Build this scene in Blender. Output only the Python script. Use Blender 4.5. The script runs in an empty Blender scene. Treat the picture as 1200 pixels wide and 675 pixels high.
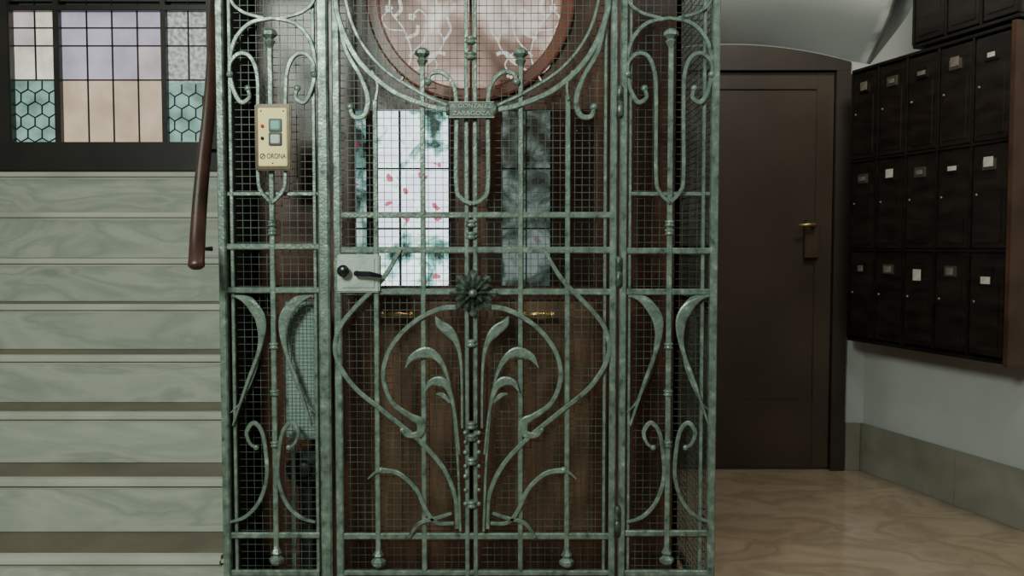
import bpy, math, random
from mathutils import Vector
random.seed(7)
F=1000.0; EYE=1.125; GD=2.5   # focal in px of a 1200 frame, eye height, distance to gate plane
PT=math.atan(0.0475); CP,SP=math.cos(PT),math.sin(PT)
scene=bpy.context.scene

# ------------------------------------------------------------ helpers
def P(px,py,D):
    a=(px-600)/F; v=(337.5-py)/F
    t=D/(CP+v*SP)
    return a*t, EYE+(-SP+v*CP)*t
def P3(px,py,D):
    x,z=P(px,py,D); return Vector((x,D-GD,z))

class MB:
    def __init__(s): s.v=[];s.f=[];s.m=[];s.sm=[];s.cur=0
    def add(s,vs,fs,smooth=False):
        o=len(s.v); s.v+= [Vector(a) for a in vs]
        for f in fs:
            s.f.append([o+i for i in f]); s.m.append(s.cur); s.sm.append(smooth)
    def box(s,x0,x1,y0,y1,z0,z1,bev=0.0):
        if x0>x1:x0,x1=x1,x0
        if y0>y1:y0,y1=y1,y0
        if z0>z1:z0,z1=z1,z0
        if bev<=0:
            vs=[(x0,y0,z0),(x1,y0,z0),(x1,y1,z0),(x0,y1,z0),(x0,y0,z1),(x1,y0,z1),(x1,y1,z1),(x0,y1,z1)]
            s.add(vs,[(0,3,2,1),(4,5,6,7),(0,1,5,4),(1,2,6,5),(2,3,7,6),(3,0,4,7)]); return
        b=min(bev,(x1-x0)*.45,(y1-y0)*.45,(z1-z0)*.45)
        import bmesh
        bm=bmesh.new(); bmesh.ops.create_cube(bm,size=1)
        for v in bm.verts:
            v.co=Vector(((x0+x1)/2+v.co.x*(x1-x0),(y0+y1)/2+v.co.y*(y1-y0),(z0+z1)/2+v.co.z*(z1-z0)))
        bmesh.ops.bevel(bm,geom=bm.edges[:],offset=b,segments=2,affect='EDGES')
        bm.verts.index_update()
        s.add([v.co.copy() for v in bm.verts],[[v.index for v in f.verts] for f in bm.faces]); bm.free()
    def obox(s,o,u,n,w,d,h,bev=0):
        t=MB(); t.box(0,w,0,d,0,h,bev)
        s.add([Vector((o[0]+u[0]*a.x+n[0]*a.y, o[1]+u[1]*a.x+n[1]*a.y, o[2]+a.z)) for a in t.v],t.f)
    def sweep(s,pts,ws,ts):
        n=len(pts); sec=[(.5,.32),(.34,.5),(-.34,.5),(-.5,.32),(-.5,-.32),(-.34,-.5),(.34,-.5),(.5,-.32)]
        vs=[]
        for i,p in enumerate(pts):
            a=pts[max(0,i-1)]; b=pts[min(n-1,i+1)]
            t=(b-a); t.y=0
            if t.length<1e-9: t=Vector((0,0,1))
            t.normalize(); nn=Vector((t.z,0,-t.x))
            for c,d in sec: vs.append(p+nn*(c*ws[i])+Vector((0,d*ts[i],0)))
        fs=[]
        for i in range(n-1):
            for k in range(8):
                fs.append((i*8+k,i*8+(k+1)%8,(i+1)*8+(k+1)%8,(i+1)*8+k))
        fs.append(tuple(range(7,-1,-1))); fs.append(tuple((n-1)*8+k for k in range(8)))
        s.add(vs,fs)
    def tube(s,pts,rs,seg=12,flat=1.0):
        n=len(pts); vs=[]
        for i,p in enumerate(pts):
            t=(pts[min(n-1,i+1)]-pts[max(0,i-1)]).normalized()
            up=Vector((0,0,1)) if abs(t.z)<.9 else Vector((0,1,0))
            a=t.cross(up).normalized(); b=a.cross(t)
            for k in range(seg):
                q=2*math.pi*k/seg; vs.append(p+(a*math.cos(q)+b*math.sin(q)*flat)*rs[i])
        fs=[]
        for i in range(n-1):
            for k in range(seg): fs.append((i*seg+k,i*seg+(k+1)%seg,(i+1)*seg+(k+1)%seg,(i+1)*seg+k))
        fs.append(tuple(range(seg-1,-1,-1))); fs.append(tuple((n-1)*seg+k for k in range(seg)))
        s.add(vs,fs,True)
    def ball(s,c,r,sy=1,sz=1,seg=10,rg=6):
        vs=[];fs=[]
        for i in range(rg+1):
            a=math.pi*i/rg
            for k in range(seg):
                q=2*math.pi*k/seg
                vs.append((c[0]+r*math.sin(a)*math.cos(q),c[1]+r*sy*math.sin(a)*math.sin(q),c[2]+r*sz*math.cos(a)))
        for i in range(rg):
            for k in range(seg): fs.append((i*seg+k,(i+1)*seg+k,(i+1)*seg+(k+1)%seg,i*seg+(k+1)%seg))
        s.add(vs,fs,True)
    def lathe(s,x,y,prof,seg=12):
        vs=[];fs=[]
        for r,z in prof:
            for k in range(seg):
                q=2*math.pi*k/seg; vs.append((x+r*math.cos(q),y+r*math.sin(q),z))
        n=len(prof)
        for i in range(n-1):
            for k in range(seg): fs.append((i*seg+k,i*seg+(k+1)%seg,(i+1)*seg+(k+1)%seg,(i+1)*seg+k))
        fs.append(tuple(range(seg-1,-1,-1))); fs.append(tuple((n-1)*seg+k for k in range(seg)))
        s.add(vs,fs,seg>8)
    def prism(s,poly,y0,y1):
        n=len(poly)
        vs=[(a,y0,b) for a,b in poly]+[(a,y1,b) for a,b in poly]
        fs=[tuple(range(n)),tuple(range(2*n-1,n-1,-1))]
        for i in range(n): fs.append((i,(i+1)%n,n+(i+1)%n,n+i))
        s.add(vs,fs)
    def text(s,body,size,cx,y,cz,width=None,depth=.001,bold=0):
        c=bpy.data.curves.new('t','FONT'); c.body=body; c.size=size; c.extrude=depth; c.offset=bold
        c.align_x='CENTER'; c.align_y='CENTER'
        o=bpy.data.objects.new('t',c); bpy.context.collection.objects.link(o)
        bpy.context.view_layer.update()
        me=bpy.data.meshes.new_from_object(o.evaluated_get(bpy.context.evaluated_depsgraph_get()))
        xs=[v.co.x for v in me.vertices]; k=1
        if width: k=width/(max(xs)-min(xs))
        s.add([(cx+v.co.x*k,y-v.co.z,cz+v.co.y) for v in me.vertices],[list(p.vertices) for p in me.polygons])
        bpy.data.objects.remove(o); bpy.data.meshes.remove(me)

WL={}
def link(o): scene.collection.objects.link(o)
def obj(name,mb,mats,parent=None,label=None,cat=None,kind=None,group=None):
    xs=[v.x for v in mb.v];ys=[v.y for v in mb.v];zs=[v.z for v in mb.v]
    org=Vector(((min(xs)+max(xs))/2,(min(ys)+max(ys))/2,(min(zs)+max(zs))/2))
    if parent is None: org.z=min(zs)
    me=bpy.data.meshes.new(name)
    me.from_pydata([tuple(v-org) for v in mb.v],[],mb.f)
    if not isinstance(mats,(list,tuple)): mats=[mats]
    for m in mats: me.materials.append(m)
    me.polygons.foreach_set('material_index',mb.m); me.polygons.foreach_set('use_smooth',mb.sm)
    import bmesh
    bm=bmesh.new(); bm.from_mesh(me); bmesh.ops.recalc_face_normals(bm,faces=bm.faces[:]); bm.to_mesh(me); bm.free()
    me.update()
    o=bpy.data.objects.new(name,me); link(o)
    if parent: o.parent=parent; o.location=org-WL[parent.name]
    else: o.location=org
    WL[o.name]=org
    meta(o,label,cat,kind,group); return o
def meta(o,label=None,cat=None,kind=None,group=None):
    if label:o["label"]=label
    if cat:o["category"]=cat
    if kind:o["kind"]=kind
    if group:o["group"]=group
def empty(name,loc,label,cat,group=None):
    o=bpy.data.objects.new(name,None); o.empty_display_size=.1; link(o); o.location=loc; WL[o.name]=Vector(loc)
    meta(o,label,cat,None,group); return o

def cr(pts,n=7):
    out=[]; m=len(pts)
    if m==2: return [tuple(pts[0]),tuple(pts[1])]
    for i in range(m-1):
        p0=pts[max(0,i-1)];p1=pts[i];p2=pts[i+1];p3=pts[min(m-1,i+2)]
        for k in range(n):
            t=k/n
            out.append(tuple(.5*((2*b)+(-a+c)*t+(2*a-5*b+4*c-d)*t*t+(-a+3*b-3*c+d)*t**3) for a,b,c,d in zip(p0,p1,p2,p3)))
    out.append(tuple(pts[-1])); return out
K=0.0025
def stroke(mb,pts,w=5,t=.011,D=GD,y=0.0,ends=(0,0),n=9):
    pts=[(p[0],p[1],p[2] if len(p)>2 else w) for p in pts]
    c=cr(pts,n); vs=[];ws=[]
    kk=.78 if D==GD else 1
    for a,b,ww in c:
        x,z=P(a,b,D); vs.append(Vector((x,D-GD+y,z))); ws.append(max(.4,ww)*kk*D/1000)
    mb.sweep(vs,ws,[t*(.85 if D==GD else 1)]*len(vs))
    for e,p in zip(ends,(vs[0],vs[-1])):
        if e: mb.ball(p,e*K*.9,.8)
def mir(pts,c=553): return [(2*c-p[0],)+tuple(p[1:]) for p in pts]
def vbar(mb,px,y0,y1,w=7,t=.014,D=GD,y=0.0,ref=300):
    X,_=P(px,ref,D); z0=P(600,y0,D)[1]; z1=P(600,y1,D)[1]
    a,b=min(z0,z1),max(z0,z1)
    mb.sweep([Vector((X,D-GD+y,a)),Vector((X,D-GD+y,b))],[w*D/1000]*2,[t]*2)
    return X
def hbar(mb,x0,x1,py,w=7,t=.012,D=GD,y=0.0):
    a=P(x0,py,D)[0]; b=P(x1,py,D)[0]; z=P(600,py,D)[1]
    mb.sweep([Vector((a,D-GD+y,z)),Vector((b,D-GD+y,z))],[w*D/1000]*2,[t]*2)
def wirex(mb,x0,x1,z0,z1,y,s=.0215,r=.00085):
    n=int((x1-x0)/s)
    for i in range(n+1):
        x=x0+(x1-x0)*i/n; mb.box(x-r,x+r,y-r,y+r,z0,z1)
    n=int((z1-z0)/s)
    for i in range(n+1):
        z=z0+(z1-z0)*i/n; mb.box(x0,x1,y-2.4*r,y-.4*r,z-r,z+r)

# ------------------------------------------------------------ materials
def mat(name,col,rough=.6,metal=0,spec=.5):
    m=bpy.data.materials.new(name); m.use_nodes=True
    b=m.node_tree.nodes['Principled BSDF']
    b.inputs['Base Color'].default_value=(*col,1); b.inputs['Roughness'].default_value=rough
    b.inputs['Metallic'].default_value=metal; b.inputs['Specular IOR Level'].default_value=spec
    return m
def noisy(name,stops,scale=6,detail=8,rough=.6,metal=0,bump=.1,dist=0,stretch=(1,1,1),bscale=None,spec=.5,rrange=None,space='Object'):
    m=mat(name,stops[0][1],rough,metal,spec); nt=m.node_tree; b=nt.nodes['Principled BSDF']
    tc=nt.nodes.new('ShaderNodeTexCoord'); mp=nt.nodes.new('ShaderNodeMapping')
    if space=='World':
        g=nt.nodes.new('ShaderNodeNewGeometry'); nt.links.new(g.outputs['Position'],mp.inputs[0])
    else: nt.links.new(tc.outputs['Object'],mp.inputs[0])
    mp.inputs['Scale'].default_value=stretch
    nz=nt.nodes.new('ShaderNodeTexNoise'); nz.inputs['Scale'].default_value=scale; nz.inputs['Detail'].default_value=detail
    nz.inputs['Distortion'].default_value=dist
    nt.links.new(mp.outputs[0],nz.inputs['Vector'])
    r=nt.nodes.new('ShaderNodeValToRGB'); nt.links.new(nz.outputs['Fac'],r.inputs[0])
    el=r.color_ramp.elements
    while len(el)<len(stops): el.new(.5)
    for e,(p,c) in zip(el,stops): e.position=p; e.color=(*c,1)
    nt.links.new(r.outputs[0],b.inputs['Base Color'])
    if bump:
        bp=nt.nodes.new('ShaderNodeBump'); bp.inputs['Strength'].default_value=bump; bp.inputs['Distance'].default_value=.004
        n2=nt.nodes.new('ShaderNodeTexNoise'); n2.inputs['Scale'].default_value=bscale or scale*4; n2.inputs['Detail'].default_value=4
        nt.links.new(mp.outputs[0],n2.inputs['Vector'])
        nt.links.new(n2.outputs['Fac'],bp.inputs['Height']); nt.links.new(bp.outputs[0],b.inputs['Normal'])
    if rrange:
        mr=nt.nodes.new('ShaderNodeMapRange'); nt.links.new(nz.outputs['Fac'],mr.inputs[0])
        mr.inputs[1].default_value=.3; mr.inputs[2].default_value=.7; mr.inputs[3].default_value=rrange[0]; mr.inputs[4].default_value=rrange[1]
        nt.links.new(mr.outputs[0],b.inputs['Roughness'])
    return m
def emis(name,col,st,rough=.3,noise=None,lo=.6,hi=1.25):
    m=mat(name,tuple(c*.5 for c in col),rough); nt=m.node_tree; b=nt.nodes['Principled BSDF']
    b.inputs['Emission Color'].default_value=(*col,1); b.inputs['Emission Strength'].default_value=st
    if noise:
        tc=nt.nodes.new('ShaderNodeTexCoord'); nz=nt.nodes.new('ShaderNodeTexNoise'); nz.inputs['Scale'].default_value=noise; nz.inputs['Detail'].default_value=4
        nt.links.new(tc.outputs['Object'],nz.inputs['Vector'])
        r=nt.nodes.new('ShaderNodeValToRGB'); r.color_ramp.elements[0].position=.35; r.color_ramp.elements[1].position=.65
        r.color_ramp.elements[0].color=(*[c*lo for c in col],1); r.color_ramp.elements[1].color=(*[min(1,c*hi) for c in col],1)
        nt.links.new(nz.outputs['Fac'],r.inputs[0]); nt.links.new(r.outputs[0],b.inputs['Emission Color'])
    return m

IRON=noisy('patinated_green_iron',[(.28,(.05,.070,.057)),(.40,(.115,.155,.128)),(.55,(.165,.218,.18)),(.66,(.23,.29,.242)),(.76,(.42,.48,.42))],scale=42,detail=12,rough=.32,metal=.28,bump=.35,bscale=130,space='World',rrange=(.45,.27))
IROND=noisy('dark_green_iron',[(.35,(.022,.029,.023)),(.52,(.065,.084,.067)),(.7,(.16,.195,.158))],scale=50,detail=8,rough=.36,metal=.35,bump=.3,space='World')
WIRE=noisy('wire_green',[(.35,(.022,.030,.024)),(.65,(.085,.107,.087))],scale=9,detail=3,rough=.5,metal=.2,bump=0,space='World')
BLACK=mat('black_plastic',(.008,.009,.01),.25)
DARKSHEET=noisy('dark_sheet_metal',[(.3,(.010,.014,.013)),(.7,(.028,.04,.036))],scale=5,rough=.5,metal=.4)
WOOD=noisy('cabin_mahogany',[(.3,(.036,.015,.009)),(.55,(.08,.033,.019)),(.75,(.125,.054,.031))],scale=4,detail=8,rough=.33,bump=.1,stretch=(9,9,1),space='World')
WOODL=noisy('cabin_light_panel_wood',[(.3,(.07,.038,.022)),(.55,(.13,.070,.041)),(.8,(.20,.113,.069))],scale=4,detail=8,rough=.33,bump=.1,stretch=(9,9,1),space='World')
WOODR=noisy('red_ring_wood',[(.3,(.11,.030,.018)),(.7,(.24,.070,.038))],scale=8,rough=.35,space='World')
RAILW=noisy('handrail_wood',[(.3,(.020,.008,.005)),(.7,(.060,.019,.012))],scale=8,rough=.38,space='World')
DOORM=noisy('brown_door_paint',[(.3,(.038,.028,.019)),(.7,(.057,.043,.030))],scale=3,rough=.4,bump=.05,space='World')
DOORF=noisy('dark_door_frame',[(.3,(.020,.015,.011)),(.7,(.035,.027,.02))],scale=4,rough=.45,space='World')
MBM=noisy('mailbox_black_wood',[(.35,(.005,.004,.0035)),(.7,(.014,.010,.008))],scale=6,rough=.28,stretch=(1,1,5),space='World')
MBD=noisy('mailbox_door_wood',[(.35,(.007,.005,.004)),(.7,(.019,.013,.010))],scale=7,rough=.25,stretch=(1,1,4),space='World')
MBE=noisy('mailbox_edge_wood',[(.3,(.03,.014,.009)),(.7,(.075,.034,.02))],scale=7,rough=.35,space='World')
BRASS=noisy('brass',[(.3,(.45,.30,.10)),(.7,(.75,.55,.22))],scale=20,rough=.3,metal=.9,bump=0)
DULLB=noisy('dull_brass',[(.3,(.38,.27,.11)),(.7,(.6,.44,.2))],scale=20,rough=.35,metal=.8,bump=0)
GREYM=mat('dull_steel',(.13,.125,.11),.4,.7)
PAPER=noisy('paper_label',[(.3,(.34,.325,.28)),(.7,(.48,.46,.41))],scale=30,rough=.8,bump=0)
PAPERD=noisy('faded_paper_label',[(.3,(.08,.07,.05)),(.7,(.17,.14,.11))],scale=30,rough=.8,bump=0)
RISER=noisy('grey_marble_riser',[(.28,(.25,.265,.225)),(.40,(.37,.385,.335)),(.46,(.28,.30,.255)),(.54,(.40,.415,.36)),(.62,(.33,.35,.30)),(.70,(.41,.43,.375)),(.80,(.36,.375,.325))],scale=3.6,detail=15,rough=.35,dist=.6,stretch=(.5,1,1.9),bump=.03,space='World')
NOSE=noisy('pale_marble_nosing',[(.3,(.34,.345,.29)),(.7,(.47,.47,.41))],scale=5,detail=12,rough=.35,dist=.4,stretch=(.5,1,1),bump=.03,space='World')  # paler marble along the step edges
TREAD=noisy('brown_marble_tread',[(.3,(.085,.060,.040)),(.6,(.14,.104,.070)),(.8,(.19,.145,.10))],scale=3,detail=10,rough=.4,dist=.6,bump=.03,space='World')  # brown colour carries both dirt and reflected warm light
BASEM=noisy('grey_beige_skirting',[(.3,(.16,.155,.12)),(.5,(.215,.205,.165)),(.7,(.26,.245,.20))],scale=4,detail=12,rough=.3,dist=.5,bump=.02,space='World')
WALLM=noisy('blue_grey_plaster',[(.3,(.38,.405,.39)),(.7,(.45,.47,.45))],scale=2.5,detail=6,rough=.9,bump=.06,bscale=60,space='World',spec=.2)
WALLG=noisy('grey_plaster',[(.3,(.38,.385,.36)),(.7,(.46,.46,.43))],scale=2.5,detail=6,rough=.85,bump=.06,bscale=60,space='World',spec=.3)
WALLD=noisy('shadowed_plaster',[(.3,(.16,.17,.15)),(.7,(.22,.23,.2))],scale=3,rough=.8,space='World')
SILL=noisy('dark_window_wood',[(.3,(.012,.010,.009)),(.7,(.028,.022,.018))],scale=5,rough=.4,space='World')
LEAD=mat('lead_came',(.015,.015,.016),.5,.5)

FL=noisy('beige_marble_floor',[(.25,(.21,.16,.112)),(.40,(.30,.235,.168)),(.46,(.235,.182,.128)),(.56,(.325,.258,.186)),(.66,(.265,.208,.148)),(.82,(.34,.272,.20))],scale=2.6,detail=15,rough=.10,dist=.55,stretch=(1,1.6,1),bump=.0,space='World')
nt=FL.node_tree; b=nt.nodes['Principled BSDF']; g=nt.nodes.new('ShaderNodeNewGeometry')
mp=nt.nodes.new('ShaderNodeMapping'); mp.inputs['Rotation'].default_value=(0,0,math.radians(38)); nt.links.new(g.outputs['Position'],mp.inputs[0])
bt=nt.nodes.new('ShaderNodeTexBrick'); bt.offset=0; bt.inputs['Scale'].default_value=1; bt.inputs['Brick Width'].default_value=.62; bt.inputs['Row Height'].default_value=.62
bt.inputs['Mortar Size'].default_value=.0012; bt.inputs['Color1'].default_value=(1,1,1,1); bt.inputs['Color2'].default_value=(.95,.95,.95,1); bt.inputs['Mortar'].default_value=(.85,.84,.82,1)
nt.links.new(mp.outputs[0],bt.inputs['Vector'])
mx=nt.nodes.new('ShaderNodeMix'); mx.data_type='RGBA'; mx.blend_type='MULTIPLY'; mx.inputs[0].default_value=1
ramp=[n for n in nt.nodes if n.type=='VALTORGB'][0]
nt.links.new(ramp.outputs[0],mx.inputs[6]); nt.links.new(bt.outputs['Color'],mx.inputs[7]); nt.links.new(mx.outputs[2],b.inputs['Base Color'])

def glassy(name,tint=(.9,.95,.92),k=.06):
    m=bpy.data.materials.new(name); m.use_nodes=True; nt=m.node_tree; nt.nodes.clear()
    o=nt.nodes.new('ShaderNodeOutputMaterial'); t=nt.nodes.new('ShaderNodeBsdfTransparent'); g=nt.nodes.new('ShaderNodeBsdfGlossy')
    t.inputs[0].default_value=(*tint,1); g.inputs['Roughness'].default_value=.05; mxs=nt.nodes.new('ShaderNodeMixShader'); mxs.inputs[0].default_value=k
    nt.links.new(t.outputs[0],mxs.inputs[1]); nt.links.new(g.outputs[0],mxs.inputs[2]); nt.links.new(mxs.outputs[0],o.inputs[0]); return m
GLASS=glassy('clear_glass')
SMOKE=emis('frosted_pink_brown_glass',(.3,.12,.09),.55,.4)  # emission stands in for cabin light coming through the frosted disc
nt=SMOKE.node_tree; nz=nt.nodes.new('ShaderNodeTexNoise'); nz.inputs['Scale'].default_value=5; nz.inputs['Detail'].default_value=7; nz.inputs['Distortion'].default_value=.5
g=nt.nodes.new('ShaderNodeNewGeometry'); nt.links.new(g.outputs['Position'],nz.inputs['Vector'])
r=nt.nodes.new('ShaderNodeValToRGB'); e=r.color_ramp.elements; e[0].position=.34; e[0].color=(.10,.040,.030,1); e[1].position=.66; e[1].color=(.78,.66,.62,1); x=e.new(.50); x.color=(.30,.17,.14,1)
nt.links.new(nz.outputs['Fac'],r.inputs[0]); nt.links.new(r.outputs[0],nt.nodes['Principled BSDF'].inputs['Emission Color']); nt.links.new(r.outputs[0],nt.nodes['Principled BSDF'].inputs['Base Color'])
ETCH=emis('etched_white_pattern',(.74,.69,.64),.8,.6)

def mottled_glow(name,st,teal,lo,hi,red=.8):  # emission noise painted as reflections and glimpses in the cabin glass
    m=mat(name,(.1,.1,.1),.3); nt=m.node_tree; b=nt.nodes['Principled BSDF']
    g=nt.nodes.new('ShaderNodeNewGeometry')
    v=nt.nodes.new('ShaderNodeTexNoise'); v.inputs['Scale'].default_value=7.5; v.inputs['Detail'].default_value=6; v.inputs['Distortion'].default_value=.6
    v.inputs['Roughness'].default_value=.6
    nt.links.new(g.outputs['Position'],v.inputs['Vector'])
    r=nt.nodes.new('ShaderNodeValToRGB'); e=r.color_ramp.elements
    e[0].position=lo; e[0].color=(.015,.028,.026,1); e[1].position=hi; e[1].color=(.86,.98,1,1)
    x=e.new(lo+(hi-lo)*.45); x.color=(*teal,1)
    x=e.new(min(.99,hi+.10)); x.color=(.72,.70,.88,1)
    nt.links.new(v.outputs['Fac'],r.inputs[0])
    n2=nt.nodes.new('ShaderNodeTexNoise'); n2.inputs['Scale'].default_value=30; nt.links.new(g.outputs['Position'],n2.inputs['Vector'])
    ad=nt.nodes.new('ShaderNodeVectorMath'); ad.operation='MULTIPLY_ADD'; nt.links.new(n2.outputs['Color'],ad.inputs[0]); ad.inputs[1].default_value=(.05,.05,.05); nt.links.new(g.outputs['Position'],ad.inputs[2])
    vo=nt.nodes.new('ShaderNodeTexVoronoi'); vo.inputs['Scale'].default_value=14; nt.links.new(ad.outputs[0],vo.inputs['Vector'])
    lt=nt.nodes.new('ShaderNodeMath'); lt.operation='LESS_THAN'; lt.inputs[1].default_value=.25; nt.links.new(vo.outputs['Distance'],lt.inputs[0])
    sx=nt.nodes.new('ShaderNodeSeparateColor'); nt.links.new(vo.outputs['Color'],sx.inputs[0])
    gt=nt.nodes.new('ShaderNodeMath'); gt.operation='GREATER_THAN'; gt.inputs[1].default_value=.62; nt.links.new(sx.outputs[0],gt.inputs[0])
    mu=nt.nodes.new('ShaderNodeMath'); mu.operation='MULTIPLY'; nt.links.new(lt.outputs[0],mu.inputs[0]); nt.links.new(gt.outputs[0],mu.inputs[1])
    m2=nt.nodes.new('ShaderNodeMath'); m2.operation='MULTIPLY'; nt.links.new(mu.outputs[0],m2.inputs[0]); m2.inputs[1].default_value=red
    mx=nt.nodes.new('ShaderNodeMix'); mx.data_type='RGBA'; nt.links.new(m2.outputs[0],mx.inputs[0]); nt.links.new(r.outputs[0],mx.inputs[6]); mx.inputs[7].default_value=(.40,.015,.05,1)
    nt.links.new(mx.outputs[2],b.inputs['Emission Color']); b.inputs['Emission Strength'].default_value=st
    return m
BRIGHT=mottled_glow('painted_bright_reflection',3.0,(.16,.36,.34),.34,.50,.9); SIDEG=mottled_glow('painted_broken_reflection',1.1,(.16,.34,.32),.42,.60,.8); DIM=mottled_glow('painted_dim_reflection',.28,(.2,.3,.26),.40,.62,.5)  # glow and red flecks painted for the reflections in the cabin doors

# ------------------------------------------------------------ room shell
BW=4.28-GD; CX=1.776
m=MB(); m.box(-3.05,3.9,-3.6,2.3,-.1,0); obj('floor',m,FL,kind='structure')
m=MB(); m.box(-3.05,3.9,-3.6,2.3,3.2,3.3); obj('ceiling',m,WALLM,kind='structure')
m=MB(); m.box(-3.1,-2.98,-3.6,2.3,0,3.2); obj('wall_left',m,WALLM,kind='structure')
u=Vector((.29,-1)).normalized(); n=Vector((u.y,-u.x))
if n.x>0: n=-n
C=Vector((CX,BW))
m=MB(); m.obox((C.x-u.x*.12,C.y-u.y*.12,0),(u.x,u.y),(-n.x,-n.y),5.4,.1,3.2); obj('wall_right',m,WALLG,kind='structure')
dL,_=P(712,300,4.28); dR,_=P(991,300,4.28)
zt_side=P(993,74,4.28)[1]; zt_mid=P(856,54,4.28)[1]
m=MB()
dc=(dL+dR)/2; arc=[]
for i in range(21):
    t=-1+2*i/20; arc.append((dc+t*(dR-dL)/2, zt_side+(zt_mid-zt_side)*(1-t*t)))
m.box(-.62,dL,BW,BW+.12,0,3.2); m.box(dR,CX+.06,BW,BW+.12,0,3.2)
for i in range(20):
    a,b=arc[i],arc[i+1]; m.prism([(a[0],a[1]),(b[0],b[1]),(b[0],3.2),(a[0],3.2)],BW,BW+.12)
obj('wall_back',m,WALLM,kind='structure')
prof=[(0,0),(.05,.035),(.10,.07),(.15,.105),(.20,.142),(.245,.18),(.28,.225),(.30,.28),(.305,.34),(.305,1.3)]
xs_=[.62]+[a[0] for a in arc if a[0]>.62]+[dR+.04,dR+.1,CX-.02,CX+.1,CX+.25]
vs=[]
def zst(x):
    if x<=dR:
        t=(x-dc)/((dR-dL)/2); return zt_side+(zt_mid-zt_side)*(1-t*t)+.012
    return zt_side+.012-min(1,(x-dR)/.12)*.02
for x in xs_:
    z0=zst(x)
    for (f,h) in prof: vs.append((x,BW-.001-f,min(3.19,z0+h)))
k=len(prof); fs=[(i*k+j,(i+1)*k+j,(i+1)*k+j+1,i*k+j+1) for i in range(len(xs_)-1) for j in range(k-1)]
m=MB(); m.add(vs,fs,True)
m.add([(xs_[0],BW-.001-f,min(3.19,zst(xs_[0])+h)) for f,h in prof]+[(xs_[0],BW-.001,3.19)],[tuple(range(k+1))])
obj('trim_2',m,WALLM,kind='structure')
WY=4.6-GD
wx0=P(-14,100,4.6)[0]; wx1=P(262,100,4.6)[0]; wz0=P(600,199,4.6)[1]; wz1=3.0
m=MB(); m.box(-2.98,wx0,WY,WY+.12,0,3.2); m.box(wx1,-.62,WY,WY+.12,0,3.2); m.box(wx0,wx1,WY,WY+.12,0,wz0); m.box(wx0,wx1,WY,WY+.12,wz1,3.2)
m.box(-.72,-.62,BW,WY,0,3.2)
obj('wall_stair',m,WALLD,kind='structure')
ZB=.24
m=MB(); L=0
for w in (.62,)*7:
    o=C+u*(L)+n*.001; m.obox((o.x,o.y,0),(u.x,u.y),(n.x,n.y),w-.002,.018,ZB,.002); L+=w
obj('baseboard_right',m,BASEM,kind='structure')
m=MB(); m.box(dR+.01,CX-.02,BW-.018,BW-.001,0,ZB,.003); m.box(-.55,dL-.12,BW-.018,BW-.001,0,ZB,.003); obj('baseboard_back',m,BASEM,kind='structure')

# ------------------------------------------------------------ service door
m=MB(); fw=.07
m.box(dR-fw,dR-.001,BW-.03,BW+.06,0,zt_side-.041); m.box(dL+.001,dL+fw,BW-.03,BW+.06,0,zt_side-.041)
for i in range(20):
    a,b=arc[i],arc[i+1]; m.prism([(a[0],zt_side-.04),(b[0],zt_side-.04),(b[0],b[1]),(a[0],a[1])],BW-.03,BW+.06)
obj('trim_1',m,DOORF,kind='structure')
m=MB(); lx0,lx1=dL+fw+.003,dR-fw-.003; lz=zt_side-.045
m.box(lx0,lx1,BW+.005,BW+.05,.01,lz,.004)
m.box(lx0,lx0+.085,BW-.004,BW+.006,.01,lz,.003); m.box(lx1-.085,lx1,BW-.004,BW+.006,.01,lz,.003)
for a,b in ((.01,.36),(lz-.085,lz)): m.box(lx0+.085,lx1-.085,BW-.004,BW+.006,a,b,.003)
door=obj('door_1',m,DOORM,kind='structure',label='brown painted service door with one long sunk panel')
hx,hz=P(951,264,4.27); _,ph=P(950,286,4.27)
m=MB()
m.tube([Vector((hx,BW-.002,hz)),Vector((hx,BW-.05,hz))],[.010,.010]); m.tube([Vector((hx+.006,BW-.05,hz)),Vector((hx-.03,BW-.052,hz+.002)),Vector((hx-.08,BW-.05,hz-.001))],[.008,.008,.006])
obj('door_handle',m,DULLB,door,label='small dull brass lever')
LOCKB=noisy('brown_lock_box',[(.3,(.06,.045,.03)),(.7,(.09,.068,.046))],scale=8,rough=.35,metal=.3)
m=MB(); m.box(hx-.035,hx+.035,BW-.024,BW-.001,ph-.07,hz+.025,.004); obj('door_lock',m,LOCKB,door,label='dark lock box')

# ------------------------------------------------------------ stained window
FR=MB(); Y=WY
def wbx(mb,x0,x1,y0,y1,a,b,bev=0,D=4.6):
    X0=P(x0,100,D)[0]; X1=P(x1,100,D)[0]
    z1=P(600,y0,D)[1]; z0=P(600,y1,D)[1]
    mb.box(X0,X1,a,b,z0,z1,bev)
wbx(FR,-14,18,-140,199,Y-.05,Y+.06,.006); wbx(FR,246,262,-140,199,Y-.05,Y+.06,.006)
wbx(FR,-14,262,168,199,Y-.07,Y+.06,.006); wbx(FR,-14,262,192,203,Y-.1,Y,.006)
wbx(FR,-14,262,8,14.5,Y-.04,Y+.05,.003); wbx(FR,-14,262,-140,-120,Y-.05,Y+.06,.003)
wbx(FR,67,74,-140,168,Y-.035,Y+.05,.002); wbx(FR,192,198,-140,168,Y-.035,Y+.05,.002)
wbx(FR,18,246,1,3,Y-.02,Y+.02)
win=obj('window_1',FR,SILL,kind='structure',label='dark wooden frame with leaded coloured glass')
LAV=emis('lavender_glass',(.42,.375,.47),1.0,noise=5,lo=.75); PEA=emis('peach_glass',(.56,.43,.31),.95,noise=5,lo=.75)
CRE=emis('cream_glass',(.68,.64,.53),1.1,noise=9,lo=.7); GRN=emis('green_white_textured_glass',(.40,.45,.40),.85,noise=45,lo=.35,hi=1.7)
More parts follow.
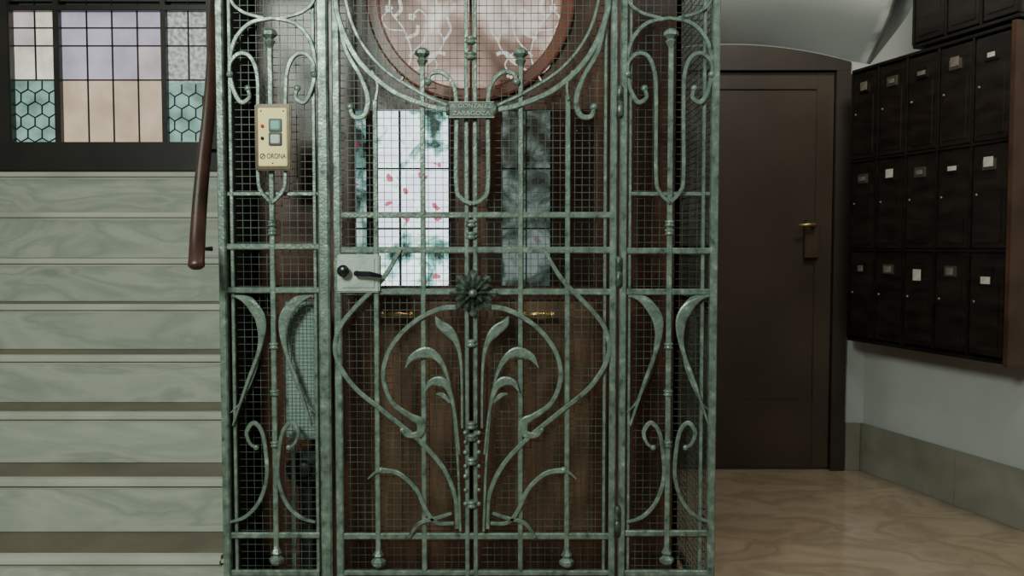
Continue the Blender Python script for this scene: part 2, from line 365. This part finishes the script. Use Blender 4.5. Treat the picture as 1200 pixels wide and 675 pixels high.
TEA=emis('teal_glass',(.22,.38,.33),.85,noise=10,lo=.55,hi=1.5); PIN=emis('pale_pink_glass',(.54,.46,.48),.95,noise=5,lo=.75)
mats=[LAV,PEA,CRE,GRN,TEA,PIN,LEAD]
g=MB()
def pane(c,x0,x1,y0,y1): g.cur=c; wbx(g,x0,x1,y0,y1,Y,Y+.006)
cols=[74,103.5,133,162.5,192]
for i in range(4):
    a,b=cols[i],cols[i+1]
    pane(5 if i<2 else 0,a,b,-130,1); pane(0,a,b,14,54); pane(0 if i<3 else 5,a,b,54,94); pane(1,a,b,94,168)
for (a,b) in ((18,43),(43,67)):
    pane(2 if a>20 else 5,a,b,14,54); pane(2,a,b,54,93); pane(5,a,b,-130,2)
pane(4,18,67,93,168)
pane(3,198,222,14,97); pane(3,222,246,14,97); pane(4,198,246,97,168); pane(3,198,246,-130,2)
g.cur=6
for c in (43,103.5,133,162.5,222):
    y1=93 if c in(43,222) else 168
    wbx(g,c-.8,c+.8,-130,y1,Y-.006,Y+.002)
for yy in (-90,-45,33,54,94):
    for a,b in ((18,67),(74,192),(198,246)): wbx(g,a,b,yy-.8,yy+.8,Y-.006,Y+.002)
def hexes(x0,x1,y0,y1,r=9.5):
    segs=set()
    for j in range(-1,6):
        for i in range(-1,5):
            cx=x0+6+i*r*1.732+(j%2)*r*.866; cy=y0+6+j*r*1.5
            pts=[(round(cx+r*math.sin(k*math.pi/3),1),round(cy+r*math.cos(k*math.pi/3),1)) for k in range(6)]
            for k in range(6):
                p,q=pts[k],pts[(k+1)%6]
                if p>q:p,q=q,p
                mx_,my_=(p[0]+q[0])/2,(p[1]+q[1])/2
                if x0<=mx_<=x1 and y0<=my_<=y1: segs.add((p,q))
    for p,q in sorted(segs):
        cl=lambda t:(min(max(t[0],x0),x1),min(max(t[1],y0),y1))
        p,q=cl(p),cl(q)
        if abs(p[0]-q[0])+abs(p[1]-q[1])<2: continue
        a=P3(p[0],p[1],4.6);b=P3(q[0],q[1],4.6); a.y=b.y=Y-.003
        g.sweep([a,b],[.006]*2,[.008]*2)
hexes(19,66,94,167); hexes(199,245,98,167)
obj('stained_glass',g,mats,win,label='lavender, peach and teal leaded glass with hexagon corners')

# ------------------------------------------------------------ stairs
tops=[.19,.367,.545,.722,.90,1.08,1.28,1.475]
Ds=[2.55,2.77,2.98,3.18,3.38,3.58,3.78,3.98]
st=empty('staircase',(-1.9,.5,0),'pale grey-green marble staircase with brown treads beside the lift','staircase')
for i,(z,D) in enumerate(zip(tops,Ds)):
    y0=D-GD; y1=(Ds[i+1]-GD) if i<7 else WY-.002
    zb=tops[i-1] if i else 0
    m=MB(); m.box(-2.975,-.872,y0,y0+.03,zb,z-.03)
    obj('riser',m,RISER,st)
    m=MB()
    m.box(-2.975,-.872,y0-.014,y0+.036,z-.034,z-.0003,.012); m.cur=1
    m.box(-2.975,-.872,y0+.026,y1+.028 if i<7 else y1,z-.03,z-.0012)
    m.box(-2.97,-.875,y0+.03,y1+(.02 if i<7 else 0),0,z-.03)
    obj('tread',m,[NOSE,TREAD],st)

# ------------------------------------------------------------ handrail
hr=empty('stair_handrail',(-.95,.1,1.0),'dark red-brown varnished wooden handrail beside the lift cage','handrail')
pts=[P3(230,314,2.33),P3(231,290,2.37),P3(234,240,2.52),P3(239,185,2.72),P3(244,140,2.9),P3(248,88,3.14),P3(250,40,3.4),P3(252,-10,3.7)]
c=[Vector(q) for q in cr([tuple(p) for p in pts],6)]
m=MB(); rs=[.0215]*len(c); rs[0]=.016; rs[1]=.022; rs[2]=.0225
m.tube(c,rs,16,.7); obj('rail',m,RAILW,hr)
for q in (c[9],c[22]):
    m=MB(); m.tube([q+Vector((0,0,-.012)),q+Vector((.01,0,-.06)),Vector((-.8620,q.y+.02,q.z-.06))],[.007,.007,.007],8)
    obj('wall_bracket',m,IROND,hr)

# ------------------------------------------------------------ lift enclosure
enc=empty('lift_enclosure',(-.12,0,0),'wrought iron lift cage with art nouveau scrollwork and green patina','lift enclosure')
TOPY=-75; BOT=742
def gx(px): return P(px,300,GD)[0]
ZT=P(600,TOPY,GD)[1]
def collar(mb,px,py,r=7,h=10,y=0):
    x=gx(px); z=P(px,py,GD)[1]; R=r*K; H=h*K/2
    mb.lathe(x,y,[(R*.6,z-H),(R,z-H*.6),(R*.75,z-H*.15),(R*.75,z+H*.15),(R,z+H*.6),(R*.6,z+H)])
def finial(mb,px,py,up=1,y=0):
    x=gx(px); z=P(px,py,GD)[1]; k=K*up
    mb.lathe(x,y,[(2.5*K,z-14*k),(4*K,z-10*k),(6.5*K,z-5*k),(4*K,z-2*k),(9*K,z+2*k),(8.5*K,z+6*k),(5*K,z+9*k)][::1 if up>0 else -1],6)

def side_panel(cx,xl,xr,label,leftp):
    m=MB()
    if leftp:
        vbar(m,262,TOPY,BOT,9,.03); vbar(m,272,TOPY,BOT,4,.012,y=.006)
        vbar(m,380.5,TOPY,BOT,13,.03); vbar(m,369,TOPY,BOT,4,.012,y=.006)
    else:
        vbar(m,730,TOPY,BOT,8,.03); vbar(m,738,TOPY,BOT,3.5,.012,y=.006)
        vbar(m,836,TOPY,BOT,9,.03); vbar(m,824,TOPY,BOT,4,.012,y=.006)
    off=0 if leftp else 5
    hbar(m,xl,xr,289+off,7,.014); hbar(m,xl,xr,340+off*.4,7,.014); hbar(m,xl,xr,227,4.5,.010,y=.008); hbar(m,xl,xr,627-off*.5,7,.014); hbar(m,xl,xr,671,7,.016); hbar(m,xl,xr,728,12,.02)
    hbar(m,xl,xr,-55,10,.02)
    fr=obj('fixed_panel',m,IRON,enc,label=label)
    m=MB()
    vbar(m,cx,45,650,6,.012,y=-.004)
    for yy in (262,272,405,460,520): collar(m,cx,yy,6,8,-.004)
    finial(m,cx,44,1,-.004); finial(m,cx,652,-1,-.004)
    def T(p,mr): return [(cx+(-a if mr else a),b)+tuple(r) for a,b,*r in p]
    for mr in (0,1):
        stroke(m,T([(49,88,4),(48,74,5),(38,64,6),(26,67,6),(18,84,6),(16,115),(16,205),(12,225),(0,238)],mr),5.5,.012,y=-.012,ends=(4.5,0))
        stroke(m,T([(0,22,5),(26,28),(44,48),(50,78,6),(46,104,6),(37,120,7),(27,115,6),(29,104,5)],mr),6,.012,y=-.006,ends=(0,4.5))
        stroke(m,T([(52,-60),(50,-5),(36,14),(10,22)],mr),5,.011,y=-.006)
        stroke(m,T([(46,346,3),(34,351,7),(21,361,16),(13,378,15),(15,408,6.5),(30,450,5),(46,498,3)],mr),5,.012,y=-.006)
        stroke(m,T([(48,347,4),(28,349,5),(16,360,5)],mr),4,.01,y=-.004)
        stroke(m,T([(14,385,4),(20,430,4),(36,468,3),(50,484,2)],mr),4,.008,y=.002)
        stroke(m,T([(19,524,4),(26,519,4.5),(30,506,6),(22,495,6.5),(12,506,6),(7,535,6),(7,562,6),(16,588,6),(32,605,5.5),(50,611,3.5)],mr),5,.012,y=-.006,ends=(4,0))
    obj('scrollwork',m,IRON,fr)
    m=MB(); wirex(m,gx(xl),gx(xr),.02,ZT-.04,.022)
    obj('wire_mesh',m,WIRE,fr)
    return fr
side_panel(320,264,375,'narrow fixed panel beside the stairs carrying the call button plate',True)
side_panel(784,730,836,'narrow fixed panel beside the service door',False)

m=MB()
vbar(m,396,TOPY,722,9,.022); vbar(m,718.5,TOPY,722,8,.022); vbar(m,709,TOPY,722,3.5,.01,y=.004)
for yy,w in ((252,7),(293,7.5),(342,7),(628,7.5),(671,6),(716,12),(-55,10)): hbar(m,396,718,yy,w,.014)
for px,a,b in ((441,118,655),(496,70,668),(610,76,668),(665,112,655)): vbar(m,px,a,b,5.8,.013,y=-.002)
vbar(m,547,TOPY,716,5,.012,y=-.002); vbar(m,557,TOPY,716,5,.012,y=-.002)
gd=obj('gate_door',m,IRON,enc,label='hinged centre gate of flat iron bars')
m=MB()
for px in (441,665): finial(m,px,655,-1,-.002)
for px in (496,610): finial(m,px,66,1,-.002)
for yy in (48,66,262,276,402,498,512,540,590): collar(m,552,yy,7.5,9,-.004)
for i,yy in enumerate((506,517,529,545,557,573,589)):
    for px in (545,561):
        x=gx(px); m.ball((x,-.012,P(px,yy,GD)[1]),.0062 if i%2 else .0072,.8)
def both(p,w=5,t=.012,y=-.01,ends=(0,0)):
    stroke(m,p,w,t,y=y,ends=ends); stroke(m,mir(p,553.5),w,t,y=y,ends=ends)
both([(394,-70),(393,-10),(400,30),(421,72),(458,106),(500,124),(530,130)],8,.014)
both([(401,-70),(404,-10),(418,40),(448,80),(490,108),(524,124)],4.5,.012)
both([(399,30,5),(407,62),(424,92),(432,118,8),(427,136,8),(415,137,7),(411,126,5)],6.5,.013,ends=(0,5))
both([(441,118,4),(443,100,4),(436,84,4)],4)
both([(502,97,5),(505,88,6),(518,86,7),(530,98),(535,122),(535,215),(541,233),(553,239)],6.5,.013,y=-.014,ends=(5,0))
both([(548,360,8),(515,362,7.5),(482,380,7),(458,408,7),(450,440,7),(460,470,7),(480,486,9),(493,494,13),(492,507,11),(478,509,7),(472,503,4)],7,.014,ends=(0,3.5))
both([(470,292,5),(448,328),(415,362),(397,388),(395,418),(415,452),(452,483),(492,516),(520,548),(534,582),(536,618)],7,.013,y=-.008)
both([(447,550,8),(468,554,7),(488,572,6.5),(500,597,6.5),(512,611,6),(532,612,5)],6,.012,ends=(4.5,0))
both([(480,628,5),(492,612,6),(512,606,6),(530,600,4)],5,.012)
both([(476,430,1.5),(484,418,10),(500,412,16),(514,419,10),(525,440,5),(532,480,4),(537,540,4),(540,620,4)],6,.014,y=-.016)
both([(499,457,1.5),(506,447,10),(518,446,14),(527,456,8),(534,485,4.5),(539,530,3.5)],6,.014,y=-.020)
both([(511,370,1.5),(516,379,12),(527,388,15),(536,402,8),(541,430,4.5),(542,500,4)],6,.014,y=-.016)
both([(528,470,4),(520,462,7),(512,460,2)],4,.012,y=-.02)
both([(432,560,2),(440,553,4),(449,550,4)],4,.01)
obj('scrollwork',m,IRON,gd,label='art nouveau whiplash scrolls, leaves and beads')
m=MB(); rx,rz=P(555,343,GD)
for ring,(R,nP,yy,off) in enumerate(((.070,8,-.018,0),(.056,8,-.024,math.pi/8),(.036,8,-.034,0))):
    for k in range(nP):
        a=2*math.pi*k/nP+off; da=math.pi/nP*.95
        def pt(r,an,y): return (rx+r*math.sin(an),y,rz+r*math.cos(an))
        vs=[pt(.008,a,yy-.008),pt(R*.62,a-da*.85,yy+.004),pt(R*.9,a-da*.55,yy+.001),pt(R,a,yy-.006),pt(R*.9,a+da*.55,yy+.001),pt(R*.62,a+da*.85,yy+.004),pt(R*.6,a,yy-.012),pt(R*.6,a,yy+.012)]
        m.add(vs,[(0,1,6),(1,2,6),(2,3,6),(3,4,6),(4,5,6),(5,0,6),(0,7,1),(1,7,2),(2,7,3),(3,7,4),(4,7,5),(5,7,0)])
m.ball((rx,-.042,rz),.014,.8)
for k in range(8):
    a=2*math.pi*k/8; m.ball((rx+.022*math.sin(a),-.036,rz+.022*math.cos(a)),.005)
obj('rosette',m,IROND,gd,label='cast iron flower boss at the crossing')
m=MB(); a=P(526,121,GD); b=P(580,140,GD)
m.box(a[0],b[0],-.03,-.02,b[1],a[1],.003)
for X in (a[0],b[0]): m.tube([Vector((X,-.026,(a[1]+b[1])/2-.015)),Vector((X,-.026,(a[1]+b[1])/2+.015))],[.006]*2)
m.cur=1
cx=(a[0]+b[0])/2; zm=(a[1]+b[1])/2
m.text('A. GONZALEZ',.0175,cx,-.0312,zm+.0105,width=.118,depth=.0012); m.text('ZARAGOZA',.0175,cx,-.0312,zm-.0105,width=.108,depth=.0012)
for zz in (a[1]-.0015,b[1]+.0015): m.box(a[0]+.002,b[0]-.002,-.0325,-.030,zz-.0012,zz+.0012)
LETT=noisy('worn_raised_letters',[(.35,(.25,.30,.26)),(.65,(.38,.43,.38))],scale=60,rough=.4,metal=.1,bump=0)
PLT=noisy('worn_plate_iron',[(.35,(.04,.052,.042)),(.65,(.10,.125,.10))],scale=50,rough=.4,metal=.2)
obj('maker_plate',m,[PLT,LETT],gd,label='small cast plate with raised lettering')
PALEI=noisy('pale_worn_iron',[(.30,(.24,.29,.25)),(.5,(.38,.44,.39)),(.7,(.48,.54,.48))],scale=22,detail=10,rough=.4,metal=.0,bump=.3,space='World')
m=MB(); a=P(399,297,GD); b=P(446,343,GD)
m.box(a[0]-.006,b[0],-.022,.014,b[1]+.002,a[1]-.002,.004)
m.box(a[0]+.006,b[0]-.012,-.026,-.02,b[1]+.014,a[1]-.012,.003)
obj('lock_case',m,PALEI,gd,label='pale worn rectangular lock box')
m=MB(); kx,kz=P(406,317,GD)
m.tube([Vector((kx,-.022,kz)),Vector((kx,-.05,kz))],[.013,.015],14); m.ball((kx,-.05,kz),.018,.5)
lx,lzz=P(424,320,GD); ex,ez=P(450,323,GD)
m.sweep([Vector((lx-.012,-.045,lzz)),Vector(((lx+ex)/2,-.05,lzz-.001)),Vector((ex,-.045,ez))],[.014,.014,.010],[.012]*3)
m.tube([Vector((lx-.008,-.022,lzz)),Vector((lx-.008,-.045,lzz))],[.008]*2)
obj('door_handle',m,BLACK,gd,label='black knob and lever')
for yy in (120,318,608):
    m=MB(); x=gx(724.5); z=P(724,yy,GD)[1]; m.lathe(x,-.016,[(.006,z-.045),(.010,z-.04),(.010,z-.002),(.007,z),(.010,z+.002),(.010,z+.04),(.006,z+.045)])
    obj('hinge',m,IROND,gd)
m=MB(); wirex(m,gx(398),gx(717),.03,ZT-.04,.022)
obj('wire_mesh',m,WIRE,gd)
CXL,CXR=gx(262),gx(836); CB=1.44
m=MB(); m.box(CXL-.008,CXL+.008,CB-.02,CB+.02,0,ZT)
m.box(CXR-.008,CXR+.008,CB-.02,CB+.02,0,ZT)
for z in (.05,ZT-.03): m.box(CXL,CXR,CB-.01,CB+.01,z-.012,z+.012)
for X in (CXL,CXR):
    for z in (.05,.95,1.12,ZT-.03): m.box(X-.006,X+.006,.015,CB,z-.012,z+.012)
    m.box(X-.006,X+.006,.72,.75,0,ZT)
obj('cage_frame',m,IROND,enc)
m=MB(); m.box(CXL+.006,CXL+.009,.02,CB,0.01,ZT-.02); obj('added_dark_sheet',m,DARKSHEET,enc)  # added sheet, dark in place of the shade behind an open mesh side
m=MB(); s=.0215;r=.00085
nn=int((CB-.03)/s)
for i in range(nn+1):
    y=.03+(CB-.05)*i/nn; m.box(CXR-r,CXR+r,y-r,y+r,.02,ZT-.04)
nz_=int((ZT-.06)/s)
for i in range(nz_+1):
    z=.02+(ZT-.06)*i/nz_; m.box(CXR-2*r,CXR,.03,CB-.02,z-r,z+r)
obj('side_mesh',m,WIRE,enc)

m=MB(); a=P(334,352,2.56); b=P(373,514,2.56)
m.box(a[0],b[0],.05,.11,b[1],a[1],.004); m.box(a[0]+.008,b[0]-.008,.046,.052,b[1]+.01,a[1]-.01,.002)
for X in (a[0]+.01,b[0]-.01): m.box(X-.006,X+.006,.09,.1,.0,b[1]+.02)
BOXM=noisy('pale_teal_metal',[(.3,(.15,.22,.20)),(.7,(.25,.33,.30))],scale=5,rough=.5)
obj('control_cabinet',m,BOXM,label='pale teal metal electrical box inside the lift cage',cat='electrical box')
m=MB(); q=P3(351,555,2.58); q.y=.15; m.tube([q+Vector((0,-.02,0)),q+Vector((0,.04,0))],[.055,.055],20); m.tube([q+Vector((0,-.03,0)),q+Vector((0,-.02,0))],[.02,.03],16)
m.box(q.x-.02,q.x+.02,q.y,q.y+.03,0.0,q.z)
obj('cable_pulley',m,DARKSHEET,label='dark round pulley housing on a stand inside the cage',cat='pulley')

# ------------------------------------------------------------ lift cabin
CF=.24; CD=CF+GD
cab=empty('lift_cabin',(-.12,.8,0),'mahogany lift cabin with glazed double doors','lift cabin')
def cx_(px): return P(px,300,CD)[0]
def cz_(py): return P(600,py,CD)[1]
XL,XR=CXL+.05,CXR-.05; YB=1.28; ZC=2.28
m=MB()
m.box(XL,XL+.02,CF,YB,.03,ZC); m.box(XR-.02,XR,CF,YB,.03,ZC); m.box(XL,XR,CF,YB,.0,.04); m.box(XL,XR,CF,YB,ZC-.02,ZC)
def rect(x0,x1,z0,z1): m.box(x0,x1,YB-.02,YB,z0,z1)
def rz_(py): return P(600,py,YB+GD)[1]
def rxx(px): return P(px,300,YB+GD)[0]
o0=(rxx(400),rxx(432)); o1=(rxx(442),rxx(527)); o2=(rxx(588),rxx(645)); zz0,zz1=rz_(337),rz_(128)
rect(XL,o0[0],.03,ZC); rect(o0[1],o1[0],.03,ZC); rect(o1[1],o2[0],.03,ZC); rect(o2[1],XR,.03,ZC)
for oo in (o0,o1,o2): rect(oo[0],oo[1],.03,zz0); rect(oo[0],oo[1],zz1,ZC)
sl0,sl1=cx_(281),cx_(300)
m.box(XL,cx_(398),CF,CF+.03,.03,cz_(332),.003); m.box(XL,cx_(398),CF,CF+.03,cz_(205),ZC,.003); m.box(XL,sl0,CF,CF+.03,cz_(332),cz_(205)); m.box(sl1,cx_(398),CF,CF+.03,cz_(332),cz_(205))
m.box(cx_(715),XR,CF,CF+.03,.03,ZC,.003)
for a,b in ((cx_(305),cx_(398)-.03),(cx_(715)+.03,XR-.03)):
    for z0,z1 in ((.12,.92),(1.0,2.1)): m.box(a,b,CF-.008,CF+.002,z0,z1,.006)
body=obj('cabin_body',m,WOOD,cab)
m=MB(); m.box(sl0,sl1,CF+.012,CF+.018,cz_(332),cz_(205)); obj('glow_pane',m,mottled_glow('slit_glow',.6,(.2,.3,.36),.4,.6,.0),cab,label='narrow bluish pane added to glow like lit things behind')  # added slit pane, its glow stands in for lit things seen behind
for oo,mt,lb in ((o0,SIDEG,'narrow pane painted with broken teal reflections'),(o1,BRIGHT,'pane painted with a bright reflection and red flecks'),(o2,DIM,'pane painted with a dim grey-teal reflection')):
    m=MB(); m.box(oo[0],oo[1],YB-.012,YB-.006,zz0,zz1); obj('glow_pane',m,mt,cab,label=lb)  # added rear pane, glows in place of a reflection in the door glass
    m=MB(); k={o0:1,o1:3,o2:2}[oo]
    for i in range(k+1):
        x=oo[0]+(oo[1]-oo[0])*i/k; m.box(x-.003,x+.003,YB-.03,YB-.012,zz0,zz1)
    for i in range(4):
        z=zz0+(zz1-zz0)*i/3; m.box(oo[0],oo[1],YB-.028,YB-.012,z-.003,z+.003)
    obj('glazing_bars',m,DARKSHEET,cab)
def leaf(x0,x1,inner):
    m=MB(); A,B=cx_(x0),cx_(x1); z0=.05; sw=.045
    m.box(A,A+sw,CF,CF+.028,z0,ZC-.03,.002); m.box(B-sw,B,CF,CF+.028,z0,ZC-.03,.002)
    m.box(A+sw,B-sw,CF,CF+.028,cz_(352),cz_(335),.002); m.box(A+sw,B-sw,CF+.004,CF+.024,cz_(128),ZC-.03)
    m.box(A+sw,B-sw,CF,CF+.028,z0,z0+.12,.002)
    m.cur=1
    m.box(A+sw,B-sw,CF+.008,CF+.02,z0+.12,cz_(352)); mid=(A+B)/2
    m.box(A+sw+.012,mid-.012,CF+.001,CF+.01,z0+.15,cz_(352)-.03,.006); m.box(mid+.012,B-sw-.012,CF+.001,CF+.01,z0+.15,cz_(352)-.03,.006)
    lf=obj('cabin_door',m,[WOOD,WOODL],cab)
    m=MB(); m.box(A+sw,B-sw,CF+.012,CF+.016,cz_(335),cz_(128)); obj('glass_pane',m,GLASS,lf)
    cx=cx_(552)+(-.004 if inner=='r' else .004); cz=cz_(-2); R=.325; r=.285; m=MB(); sg=-1 if inner=='r' else 1
    ps=[Vector((cx+sg*(R+r)/2*math.sin(a),CF-.006,cz+(R+r)/2*math.cos(a))) for a in [math.pi*(.25+.75*i/24) for i in range(25)]]
    m.sweep(ps,[R-r]*25,[.02]*25)
    obj('round_moulding',m,WOODR,lf)
    m=MB(); poly=[(cx,cz+r*math.cos(math.pi*.25))]+[(cx+sg*r*math.sin(a),cz+r*math.cos(a)) for a in [math.pi*(.25+.75*i/24) for i in range(25)]]
    m.prism(poly,CF-.003,CF+.004); m.cur=1
    def fl(pts,w):
        q=[(a,b,w) for a,b in pts]
        if sg>0: q=mir(q,552)
        stroke(m,q,w,.002,D=CD,y=-.004)
    fl([(470,95),(482,66),(474,36),(457,10),(462,-20)],1.8); fl([(480,66),(497,48),(503,27),(492,12),(483,20)],1.8)
    fl([(472,36),(455,34),(448,22),(456,12)],1.8); fl([(484,84),(505,72),(520,50),(512,35)],1.8); fl([(500,60),(512,75),(506,88)],1.5)
    fl([(475,45),(488,40),(490,30)],4); fl([(462,20),(470,12),(468,0)],4); fl([(500,72),(512,62),(522,64)],4); fl([(470,85),(462,78),(460,66)],4)
    fl([(505,20),(512,8),(508,-8)],3); fl([(520,48),(528,36),(524,20)],3)
    for a,b in ((483,20),(456,10),(512,35),(506,88)):
        aa=a if sg<0 else 1104-a
        x,z=P(aa,b,CD)
        for k in range(5):
            q=k*1.257; m.ball((x+.008*math.cos(q),CF-.005,z+.008*math.sin(q)),.0055,.15,seg=8,rg=4)
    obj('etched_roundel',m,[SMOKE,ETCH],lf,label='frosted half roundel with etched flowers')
    m=MB(); hz=cz_(368); hxx=cx_(466) if inner=='r' else cx_(630)
    m.tube([Vector((hxx-.045,CF-.04,hz)),Vector((hxx,CF-.045,hz+.003)),Vector((hxx+.045,CF-.04,hz))],[.007]*3)
    m.ball((hxx-.045,CF-.04,hz),.011); m.ball((hxx+.045,CF-.04,hz),.011)
    for e in (-.035,.035): m.tube([Vector((hxx+e,CF-.04,hz)),Vector((hxx+e,CF+.002,hz))],[.005]*2)
    obj('pull_handle',m,BRASS,lf,label='polished brass pull')
leaf(400,550,'r'); leaf(554,713,'l')

# ------------------------------------------------------------ call button plate
SH=4
a=P(298+SH,124,GD); b=P(341+SH,201,GD); yo=.016
cp=empty('call_button_plate',((a[0]+b[0])/2,-.03,b[1]),'yellow-cream lift call plate with brass border on the gate','lift call panel')
GOLD=noisy('aged_bronze_border',[(.3,(.035,.022,.012)),(.7,(.09,.056,.026))],scale=25,rough=.35,metal=.4,bump=0)
IVORY=noisy('yellow_plate',[(.3,(.80,.62,.20)),(.7,(.88,.74,.30))],scale=6,rough=.4,bump=0)
m=MB(); m.box(a[0],b[0],-.05+yo,-.023,b[1],a[1],.003); obj('frame',m,GOLD,cp)
m=MB(); m.box(a[0]+.011,b[0]-.011,-.054+yo,-.048+yo,b[1]+.012,a[1]-.012,.002)
INK=mat('dark_print',(.015,.012,.008),.5); m.cur=1
cx=(a[0]+b[0])/2
m.text('ORONA',.021,cx+.0105,-.0545+yo,b[1]+.04,width=.055,depth=.0004,bold=.0003)
ps=[Vector((cx-.029+.007*math.cos(t*math.pi/8),-.0545+yo,b[1]+.04+.007*math.sin(t*math.pi/8))) for t in range(17)]
m.sweep(ps,[.0024]*17,[.001]*17); m.sweep([Vector((cx-.034,-.0545+yo,b[1]+.035)),Vector((cx-.024,-.0545+yo,b[1]+.045))],[.0024]*2,[.001]*2)
for X,Z in ((a[0]+.020,a[1]-.021),(b[0]-.020,a[1]-.021),(cx,b[1]+.02)): m.ball((X,-.054+yo,Z),.0025,.5)
obj('face_plate',m,[IVORY,INK],cp)
for py,cc,nm in ((149,(.10,.42,.30),'green'),(165,(.50,.62,.50),'pale green')):
    q=P3(323+SH,py,GD); m=MB(); m.box(q.x-.019,q.x+.019,-.058+yo,-.052+yo,q.z-.019,q.z+.019,.002); m.cur=1
    m.box(q.x-.013,q.x+.013,-.061+yo,-.056+yo,q.z-.0125,q.z+.0125,.002)
    obj('push_button',m,[BLACK,emis('lit_'+nm,cc,.3)],cp,label=nm+' square push button in black surround')
REDL=mat('red_lens',(.5,.04,.02),.3)
for py,k in ((150,REDL),(164,INK)):
    q=P3(308+SH,py,GD); m=MB(); m.tube([Vector((q.x,-.053+yo,q.z)),Vector((q.x,-.057+yo,q.z))],[.005]*2)
    obj('indicator_lamp',m,k,cp)

# ------------------------------------------------------------ mailboxes
def front(D): return Vector((CX-.206+.29*(4.28-D),D-GD))
CW=.182; dep=.194
def bank(O,ncol,rows,name,label,zb,rh,endboard):
    bk=empty(name,(O.x,O.y,zb),label,'mailboxes')
    W=ncol*CW; H=rows*rh; N=-n
    m=MB()
    def B(a,w,dd,z0,h,off=0,bev=.002):
        o=O+u*a+N*off; m.obox((o.x,o.y,z0),(u.x,u.y),(N.x,N.y),w,dd,h,bev)
    B(0,W,.012,zb,H,off=dep-.014)
    B(0,W,dep-.004,zb-.014,.014); B(0,W,dep-.004,zb+H,.014)
    for c in range(ncol+1): B(c*CW-.006,.012,dep-.004,zb,H)
    for r_ in range(1,rows): B(0,W,dep-.004,zb+r_*rh-.006,.012)
    obj('cabinet_body',m,MBM,bk)
    if endboard:
        m=MB(); B(W+.006,.02,dep+.008,zb-.02,H+.04,off=-.01); obj('end_board',m,MBE,bk,label='red-brown end board')
    for r_ in range(rows):
        for c in range(ncol):
            z0=zb+r_*rh; m=MB()
            B(c*CW+.009,CW-.018,.014,z0+.009,rh-.018,off=.004,bev=.003)
            B(c*CW+.03,CW-.06,.006,z0+.03,rh-.15,off=0,bev=.003)
            dr=obj('mailbox_door',m,MBD,bk)
            m=MB()
            zc=z0+rh-.085; B(c*CW+CW*.5-.032,.064,.008,zc-.022,.044,off=-.003,bev=.002)
            obj('label_holder',m,GREYM if (c+r_)%2 else MBM,dr)
            m=MB(); wid=.044 if (c+r_)%3 else .034; hgt=.018 if r_ else .028
            zc2=zc-.03 if (r_==0 and c in (2,4)) else zc
            B(c*CW+CW*.5-wid/2,wid,.003,zc2-hgt/2,hgt+(.02 if (r_+c)%3==2 else 0),off=-.0055,bev=0)
            bright=(r_==1 and c in(1,3,4)) or (r_==0 and c in (2,4)) or (r_==2 and c==4)
            obj('name_label',m,PAPER if bright else PAPERD,dr)
            m=MB(); q=O+u*(c*CW+.034); zk=z0+rh*.52
            p0=Vector((q.x,q.y,zk)); nn_=Vector((n.x,n.y,0)); m.tube([p0-nn_*.006,p0+nn_*.005],[.006]*2,12)
            obj('lock',m,GREYM,dr)
bank(front(4.11),5,3,'mailbox_bank','black wooden bank of mailboxes hung on the grey wall',.692,.42,True)
bank(front(3.73),3,2,'upper_mailbox_bank','black wooden mailboxes stacked above the longer bank',1.995,.418,False)

# ------------------------------------------------------------ lights
def area(name,loc,target,size,en,col,sy=None):
    l=bpy.data.lights.new(name,'AREA'); l.energy=en; l.color=col; l.size=size
    if sy: l.shape='RECTANGLE'; l.size_y=sy
    o=bpy.data.objects.new(name,l); link(o); o.location=loc
    o.rotation_euler=(Vector(target)-Vector(loc)).to_track_quat('-Z','Y').to_euler(); return o
area('entrance_light',(-1.3,-3.0,2.6),(-.4,0,1.1),.7,116,(.87,1,.88))
area('stair_light',(-2.0,.6,3.1),(-1.9,.9,.5),.5,8,(.92,1,.84))
area('hall_lamp',(1.5,.3,3.1),(1.4,.6,0),.4,27,(1,.87,.70))
area('wall_lamp',(.9,-1.2,2.9),(1.7,1.8,1.2),.5,11,(.92,.97,1))
area('cabin_lamp',(-.12,.75,2.2),(-.12,.75,0),.4,4,(1,.7,.5))
w=bpy.data.worlds.new('world'); scene.world=w; w.use_nodes=True
w.node_tree.nodes['Background'].inputs[0].default_value=(.66,.74,.68,1); w.node_tree.nodes['Background'].inputs[1].default_value=.05

cam=bpy.data.cameras.new('camera'); cam.lens=30; cam.sensor_width=36; cam.clip_start=.05
co=bpy.data.objects.new('camera',cam); link(co); co.location=(0,-GD,EYE); co.rotation_euler=(math.pi/2-PT,0,0)
scene.camera=co
